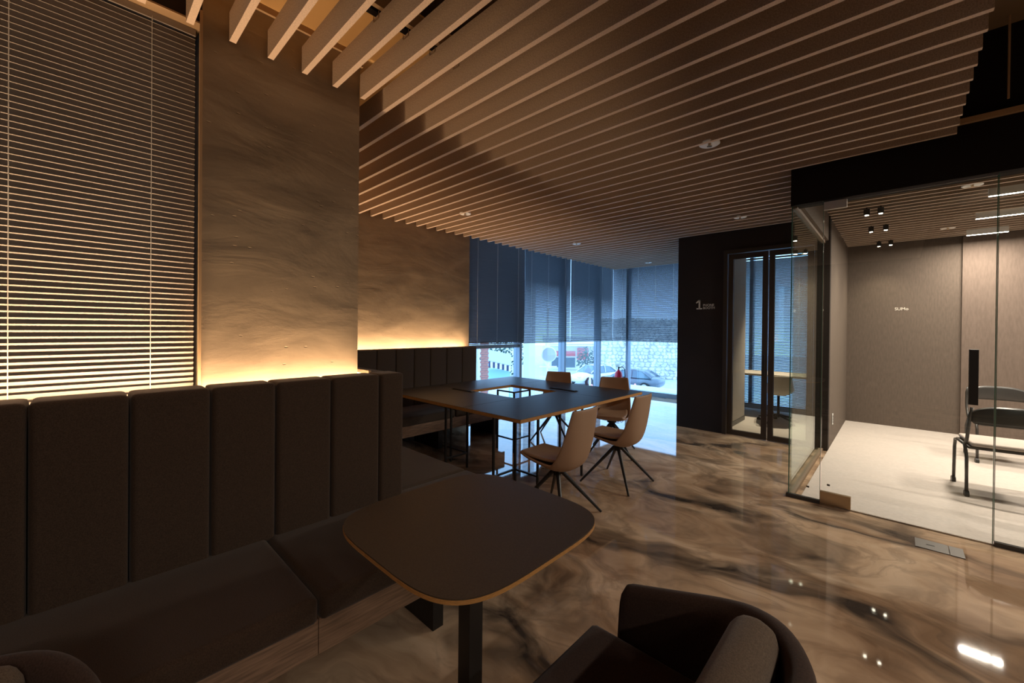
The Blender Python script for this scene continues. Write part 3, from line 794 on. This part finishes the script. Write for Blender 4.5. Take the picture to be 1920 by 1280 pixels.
# ================================================================== OUTSIDE
GZ = -2.65
F = Vector((-.6853, .7283, 0)); R = Vector((.7283, .6853, 0))
asphalt = mat('parking_asphalt', (.55, .56, .57), .9, vary=(3, .15, (1, 1, 1)))
conc = mat('terrace_concrete', (.72, .72, .72), .9, vary=(6, .1, (1, 1, 1)))
gm = box_obj('ground', (-70, 30, -5, 80, GZ-.2, GZ), asphalt); gm['kind'] = 'structure'
bm = bmesh.new(); bx(bm, -5.75, -5.03, 4.0, 10.3, -.4, -.03); bx(bm, -5.03, 6, 8.80, 10.3, -.4, -.03)
o = obj('terrace', bm, conc); o['kind'] = 'structure'
bm = bmesh.new(); bx(bm, -5.6, -5.2, 4.2, 10.1, GZ, -.4); bx(bm, -5.2, 5.8, 9.4, 10.1, GZ, -.4)
o = obj('terrace_wall', bm, conc); o['kind'] = 'structure'
def at(d, l): p = F*d+R*l; return (p.x, p.y)
# stone wall (rubble) far right
stone_m = mat('rubble_stone', (.66, .64, .60), .9, vary=(1.3, .35, (1, 1, 1)))
mortar = mat('mortar', (.50, .50, .50), .95)
ang = math.atan2(R.y, R.x)
sw = thing('stone_wall', 'tall rubble stone wall outside beyond the parked dark car', 'wall', (*at(34, 12.4), GZ), ang)
box_obj('mortar_bed', (-5, 5, .12, .6, 0, 5.0), mortar, sw)
rnd = random.Random(3)
bm = bmesh.new()
z = 0
while z < 4.9:
    h_ = rnd.uniform(.20, .32); x = -5
    while x < 5:
        w_ = rnd.uniform(.22, .60)
        n = 7; pts = []; jz = rnd.uniform(-.06, .06)
        for k in range(n):
            a = 2*PI*k/n+rnd.uniform(-.25, .25); pts.append((x+w_/2+math.cos(a)*w_*.54*rnd.uniform(.8, 1.15), z+jz+h_/2+math.sin(a)*h_*.58*rnd.uniform(.8, 1.2)))
        d = rnd.uniform(0, .08)
        A = [bm.verts.new((p[0], .14, p[1])) for p in pts]; Bq = [bm.verts.new((x+w_/2+(p[0]-x-w_/2)*.8, d, z+h_/2+(p[1]-z-h_/2)*.8)) for p in pts]
        for k in range(n): bm.faces.new((A[k], A[(k+1) % n], Bq[(k+1) % n], Bq[k]))
        bm.faces.new(Bq[::-1]); x += w_
    z += h_
o = obj('stones', bm, stone_m, sw); o['kind'] = 'stuff'
# buildings
bw = mat('white_render', (.85, .85, .85), .8); redp = mat('red_banner', (.75, .10, .10), .7); darkg = mat('dark_foliage', (.05, .10, .07), .9)
glassd = mat('dark_shop_glass', (.08, .12, .15), .2)
sh = thing('shop_building', 'low white shop building across the lot with red banners', 'building', (*at(42, 7.4), GZ), ang)
box_obj('wall', (-3.5, 3.2, 0, 6, 0, 2.6), bw, sh); box_obj('roof', (-3.8, 3.4, -.6, 6, 2.6, 3.3), bw, sh)
box_obj('fascia', (-3.5, -.9, -.12, 0, 1.35, 1.85), redp, sh); box_obj('banner', (-.7, .4, -.2, -.05, 1.0, 2.2), redp, sh)
box_obj('shop_window', (-3.3, -.9, -.06, 0, .2, 1.2), glassd, sh); box_obj('shop_window', (1.2, 3.0, -.06, 0, .3, 2.0), glassd, sh)
box_obj('awning', (-3.6, 3.3, -1.6, 0, 2.45, 2.55), bw, sh)
def foliage(name, label, cat, loc, rad, h, m, n=260, seed=1):
    rr = random.Random(seed); bm = bmesh.new()
    for _ in range(n):
        a, b_, c = rr.uniform(0, 2*PI), rr.uniform(-1, 1), rr.random()**.4
        p = Vector((math.cos(a)*math.sqrt(1-b_*b_)*rad*c, math.sin(a)*math.sqrt(1-b_*b_)*rad*c, h/2+b_*h/2*c))
        q = Vector((rr.uniform(-1, 1), rr.uniform(-1, 1), rr.uniform(-1, 1))).normalized(); s = rr.uniform(.07, .16)
        t1 = q.orthogonal().normalized()*s; t2 = q.cross(t1)*.7
        bm.faces.new([bm.verts.new(p+v) for v in (-t1, t2, t1, -t2)])
    r = thing(name, label, cat, loc); o = obj('leaves', bm, m, r); o['kind'] = 'stuff'
    b2 = bmesh.new(); tube(b2, (0, 0, 0), (0, 0, h*.6), .08, .05); obj('trunk', b2, mortar, r)
    return r
pink = mat('red_blossom', (.75, .18, .16), .9)
foliage('shrub', 'dark green shrub beside the white shop', 'shrub', (*at(36, 6.6), GZ), .9, 2.6, darkg, 300, 2)
foliage('flowering_shrub', 'red blossoming shrub beyond the parked cars', 'shrub', (*at(38, 9.1), GZ), 1.1, 2.4, pink, 320, 5)
foliage('tree', 'dark green tree above the striped awning', 'tree', (*at(36, -.7), GZ), 2.2, 4.0, darkg, 700, 9)
# brick pier and white post by the near left of window
brick_m = mat('brick_red', (.55, .22, .17), .9, vary=(20, .2, (1, 1, 1)))
bp = thing('brick_pier', 'red brick pier outside at the left edge of window view', 'pier', (*at(13, -.86), GZ), ang)
box_obj('mortar_core', (-.12, .12, -.12, .12, 0, 5.4), mortar, bp)
bme = bmesh.new(); bx(bme, -.068, .068, -.01, .01, -.031, .031); bme = mesh('brick', bme, brick_m)
for c in range(62):
    for s in range(2 if c % 2 == 0 else 1):
        o = bpy.data.objects.new('brick', bme); COL.objects.link(o); o.parent = bp
        o.location = ((-.07+.14*s) if c % 2 == 0 else 0, -.122, .9+.073*c-.5)
        if c % 2: o.scale = (1.6, 1, 1)
o = box_obj('white_post', (-.07, .07, -.07, .07, 0, 5.4), bw, loc=(*at(12.9, -1.16), GZ)); tag(o, 'white square post left of the brick pier', 'post')
o = box_obj('white_gate_wall', (-.17, .17, -.2, .2, 0, 5.6), bw, loc=(*at(12.5, .53), GZ)); tag(o, 'blank white wall end just right of first mullion', 'wall')
o.rotation_euler = (0, 0, ang)
# awning stall
blue = mat('pale_blue_wall', (.35, .60, .72), .7); yel = mat('cream_valance', (.80, .72, .45), .8); nav = mat('navy_valance', (.05, .06, .12), .8); grey = mat('grey_roof', (.45, .48, .50), .7)
st = thing('market_stall', 'low stall with grey roof and striped valance outside', 'stall', (*at(24, -.65), GZ), ang)
bm = bmesh.new(); A = [(-1.0, 0, 2.30), (.62, 0, 1.95), (.62, 2, 2.45), (-1.0, 2, 2.8)]
vs = [bm.verts.new(p) for p in A]+[bm.verts.new((p[0], p[1], p[2]-.06)) for p in A]
for f in ((0, 1, 2, 3), (7, 6, 5, 4), (0, 4, 5, 1), (1, 5, 6, 2), (2, 6, 7, 3), (3, 7, 4, 0)): bm.faces.new([vs[i] for i in f])
obj('roof', bm, grey, st)
for k in range(12):
    x = -1.0+.135*k; zt = 2.24-.216*(.135*k)
    box_obj('valance_strip', (x, x+.13, -.02, 0, zt-.33, zt), yel if k % 2 else nav, st)
box_obj('wall', (-.95, .55, .5, 1.8, 0, 1.6), blue, st); box_obj('counter', (-.9, .5, .1, .5, 0, .95), bw, st)
# traffic mirror
tm = thing('traffic_mirror', 'round convex traffic mirror on a white pole outside', 'mirror', (*at(22, 1.92), GZ), ang)
bm = bmesh.new(); tube(bm, (0, 0, 0), (0, 0, 5.2), .05); obj('pole', bm, bw, tm)
bm = bmesh.new(); tube(bm, (.06, -.12, 2.75), (.06, -.05, 2.75), .42, .42, 32); obj('mirror_disc', bm, white_m, tm)
bm = bmesh.new(); tube(bm, (.06, -.16, 2.75), (.06, -.12, 2.75), .36, .40, 32); obj('mirror_face', bm, chrome, tm)
box_obj('sign_plate', (-.45, .5, -.08, -.05, 2.05, 2.12), bw, tm); box_obj('sign_plate', (-.4, .45, -.08, -.05, 1.5, 1.57), bw, tm)
# bollards and cones
orange = mat('cone_orange', (.9, .35, .28), .6)
for l, (d, s), lab in (('b', (24, 3.47), 'thin steel bollard in front of the white car front wheel'), ('b', (24, 4.6), 'thin steel bollard in front of the white car door')):
    bm = bmesh.new(); tube(bm, (0, 0, 0), (0, 0, 1.35), .06, n=12); bx(bm, -.12, .12, -.12, .12, 0, .02)
    o = obj('bollard', bm, white_m, loc=(*at(d, s), GZ)); tag(o, lab, 'bollard', 'steel bollards')
for (d, s), lab in (((25, 4.9), 'pale orange traffic cone beside the white car'), ((25.5, 7.7), 'pale orange traffic cone in front of the dark car')):
    r = thing('traffic_cone', lab, 'cone', (*at(d, s), GZ), 0, 'traffic cones')
    bm = bmesh.new(); lathe(bm, [(.24, .03), (.05, .75), (.03, .76)], 16); obj('cone_body', bm, orange, r, smooth=True)
    box_obj('cone_base', (-.3, .3, -.3, .3, 0, .03), orange, r)
    bm = bmesh.new(); lathe(bm, [(.175, .26), (.125, .43)], 16); obj('reflective_band', bm, white_m, r)
# cars (front towards local +x)
tyre = mat('tyre', (.02, .02, .02), .9); rim = mat('rim', (.5, .5, .52), .3, metal=.8); carglass = mat('car_glass', (.10, .16, .20), .1)
def car(label, loc, rz, paint):
    r = thing('parked_car', label, 'car', loc, rz, 'parked cars outside')
    b = bmesh.new(); G = []
    for x, zl, zt, w in ((-2.25, .45, .80, .60), (-2.15, .30, .95, .80), (-1.6, .22, 1.02, .88), (-.8, .22, .98, .90), (.3, .22, .95, .90), (1.0, .22, .92, .89), (1.7, .22, .82, .86), (2.1, .28, .70, .76), (2.28, .38, .58, .55)):
        G.append([b.verts.new(p) for p in ((x, -w*.9, zl), (x, -w, (zl+zt)/2), (x, -w*.86, zt), (x, 0, zt+.03), (x, w*.86, zt), (x, w, (zl+zt)/2), (x, w*.9, zl))])
    for A, Bq in zip(G, G[1:]):
        for k in range(7): b.faces.new((A[k], A[(k+1) % 7], Bq[(k+1) % 7], Bq[k]))
    b.faces.new(G[0][::-1]); b.faces.new(G[-1])
    o = obj('body', b, paint, r, smooth=True); md = o.modifiers.new('d', 'SUBSURF'); md.levels = md.render_levels = 1
    b = bmesh.new(); G = []
    for x, zt, w in ((-1.75, .98, .70), (-1.2, 1.32, .62), (-.5, 1.42, .62), (.2, 1.38, .63), (1.05, .94, .72)):
        G.append([b.verts.new(p) for p in ((x, -.78, .92), (x, -w, zt-.02), (x, 0, zt), (x, w, zt-.02), (x, .78, .92))])
    for A, Bq in zip(G, G[1:]):
        for k in range(4): b.faces.new((A[k], A[k+1], Bq[k+1], Bq[k]))
    b.faces.new(G[0][::-1]); b.faces.new(G[-1])
    obj('windows', b, carglass, r)
    b = bmesh.new(); G = []
    for x, zt, w in ((-1.72, 1.02, .66), (-1.2, 1.345, .615), (-.5, 1.445, .615), (.22, 1.40, .62)):
        G.append([b.verts.new((x, -w, zt-.03)), b.verts.new((x, 0, zt)), b.verts.new((x, w, zt-.03))])
    for A, Bq in zip(G, G[1:]):
        for k in range(2): b.faces.new((A[k], A[k+1], Bq[k+1], Bq[k]))
    o = obj('roof', b, paint, r, smooth=True); solid(o, .02, 0, 0)
    for s in (1, -1):
        b = bmesh.new(); tube(b, (.22, s*.64, 1.385), (1.08, s*.75, .92), .03); tube(b, (-.45, s*.70, 1.40), (-.45, s*.80, .92), .025); tube(b, (-1.2, s*.66, 1.32), (-1.8, s*.74, .95), .05); obj('window_pillar', b, paint, r)
        for x in (1.4, -1.4):
            b = bmesh.new(); tube(b, (x, s*.74, .33), (x, s*.92, .33), .33, .33, 24); w_ = obj('wheel', b, tyre, r)
            b = bmesh.new(); tube(b, (x, s*.92, .33), (x, s*.93, .33), .22, .20, 16); obj('rim', b, rim, w_)
        box_obj('headlight', (2.0, 2.16, s*.5-.13, s*.5+.13, .60, .70), white_m, r)
    return r
wp = mat('white_car_paint', (.85, .87, .9), .25, coat=.6); dp = mat('dark_car_paint', (.10, .13, .16), .25, coat=.6)
hd = -R*.80-F*.6
car('white car parked outside, front turned towards the window', (*at(31, 6.2), GZ), math.atan2(hd.y, hd.x), wp)
hd = -R*.75+F*.66
car('dark grey car parked outside in front of the stone wall', (*at(28.3, 8.2), GZ), math.atan2(hd.y, hd.x), dp)
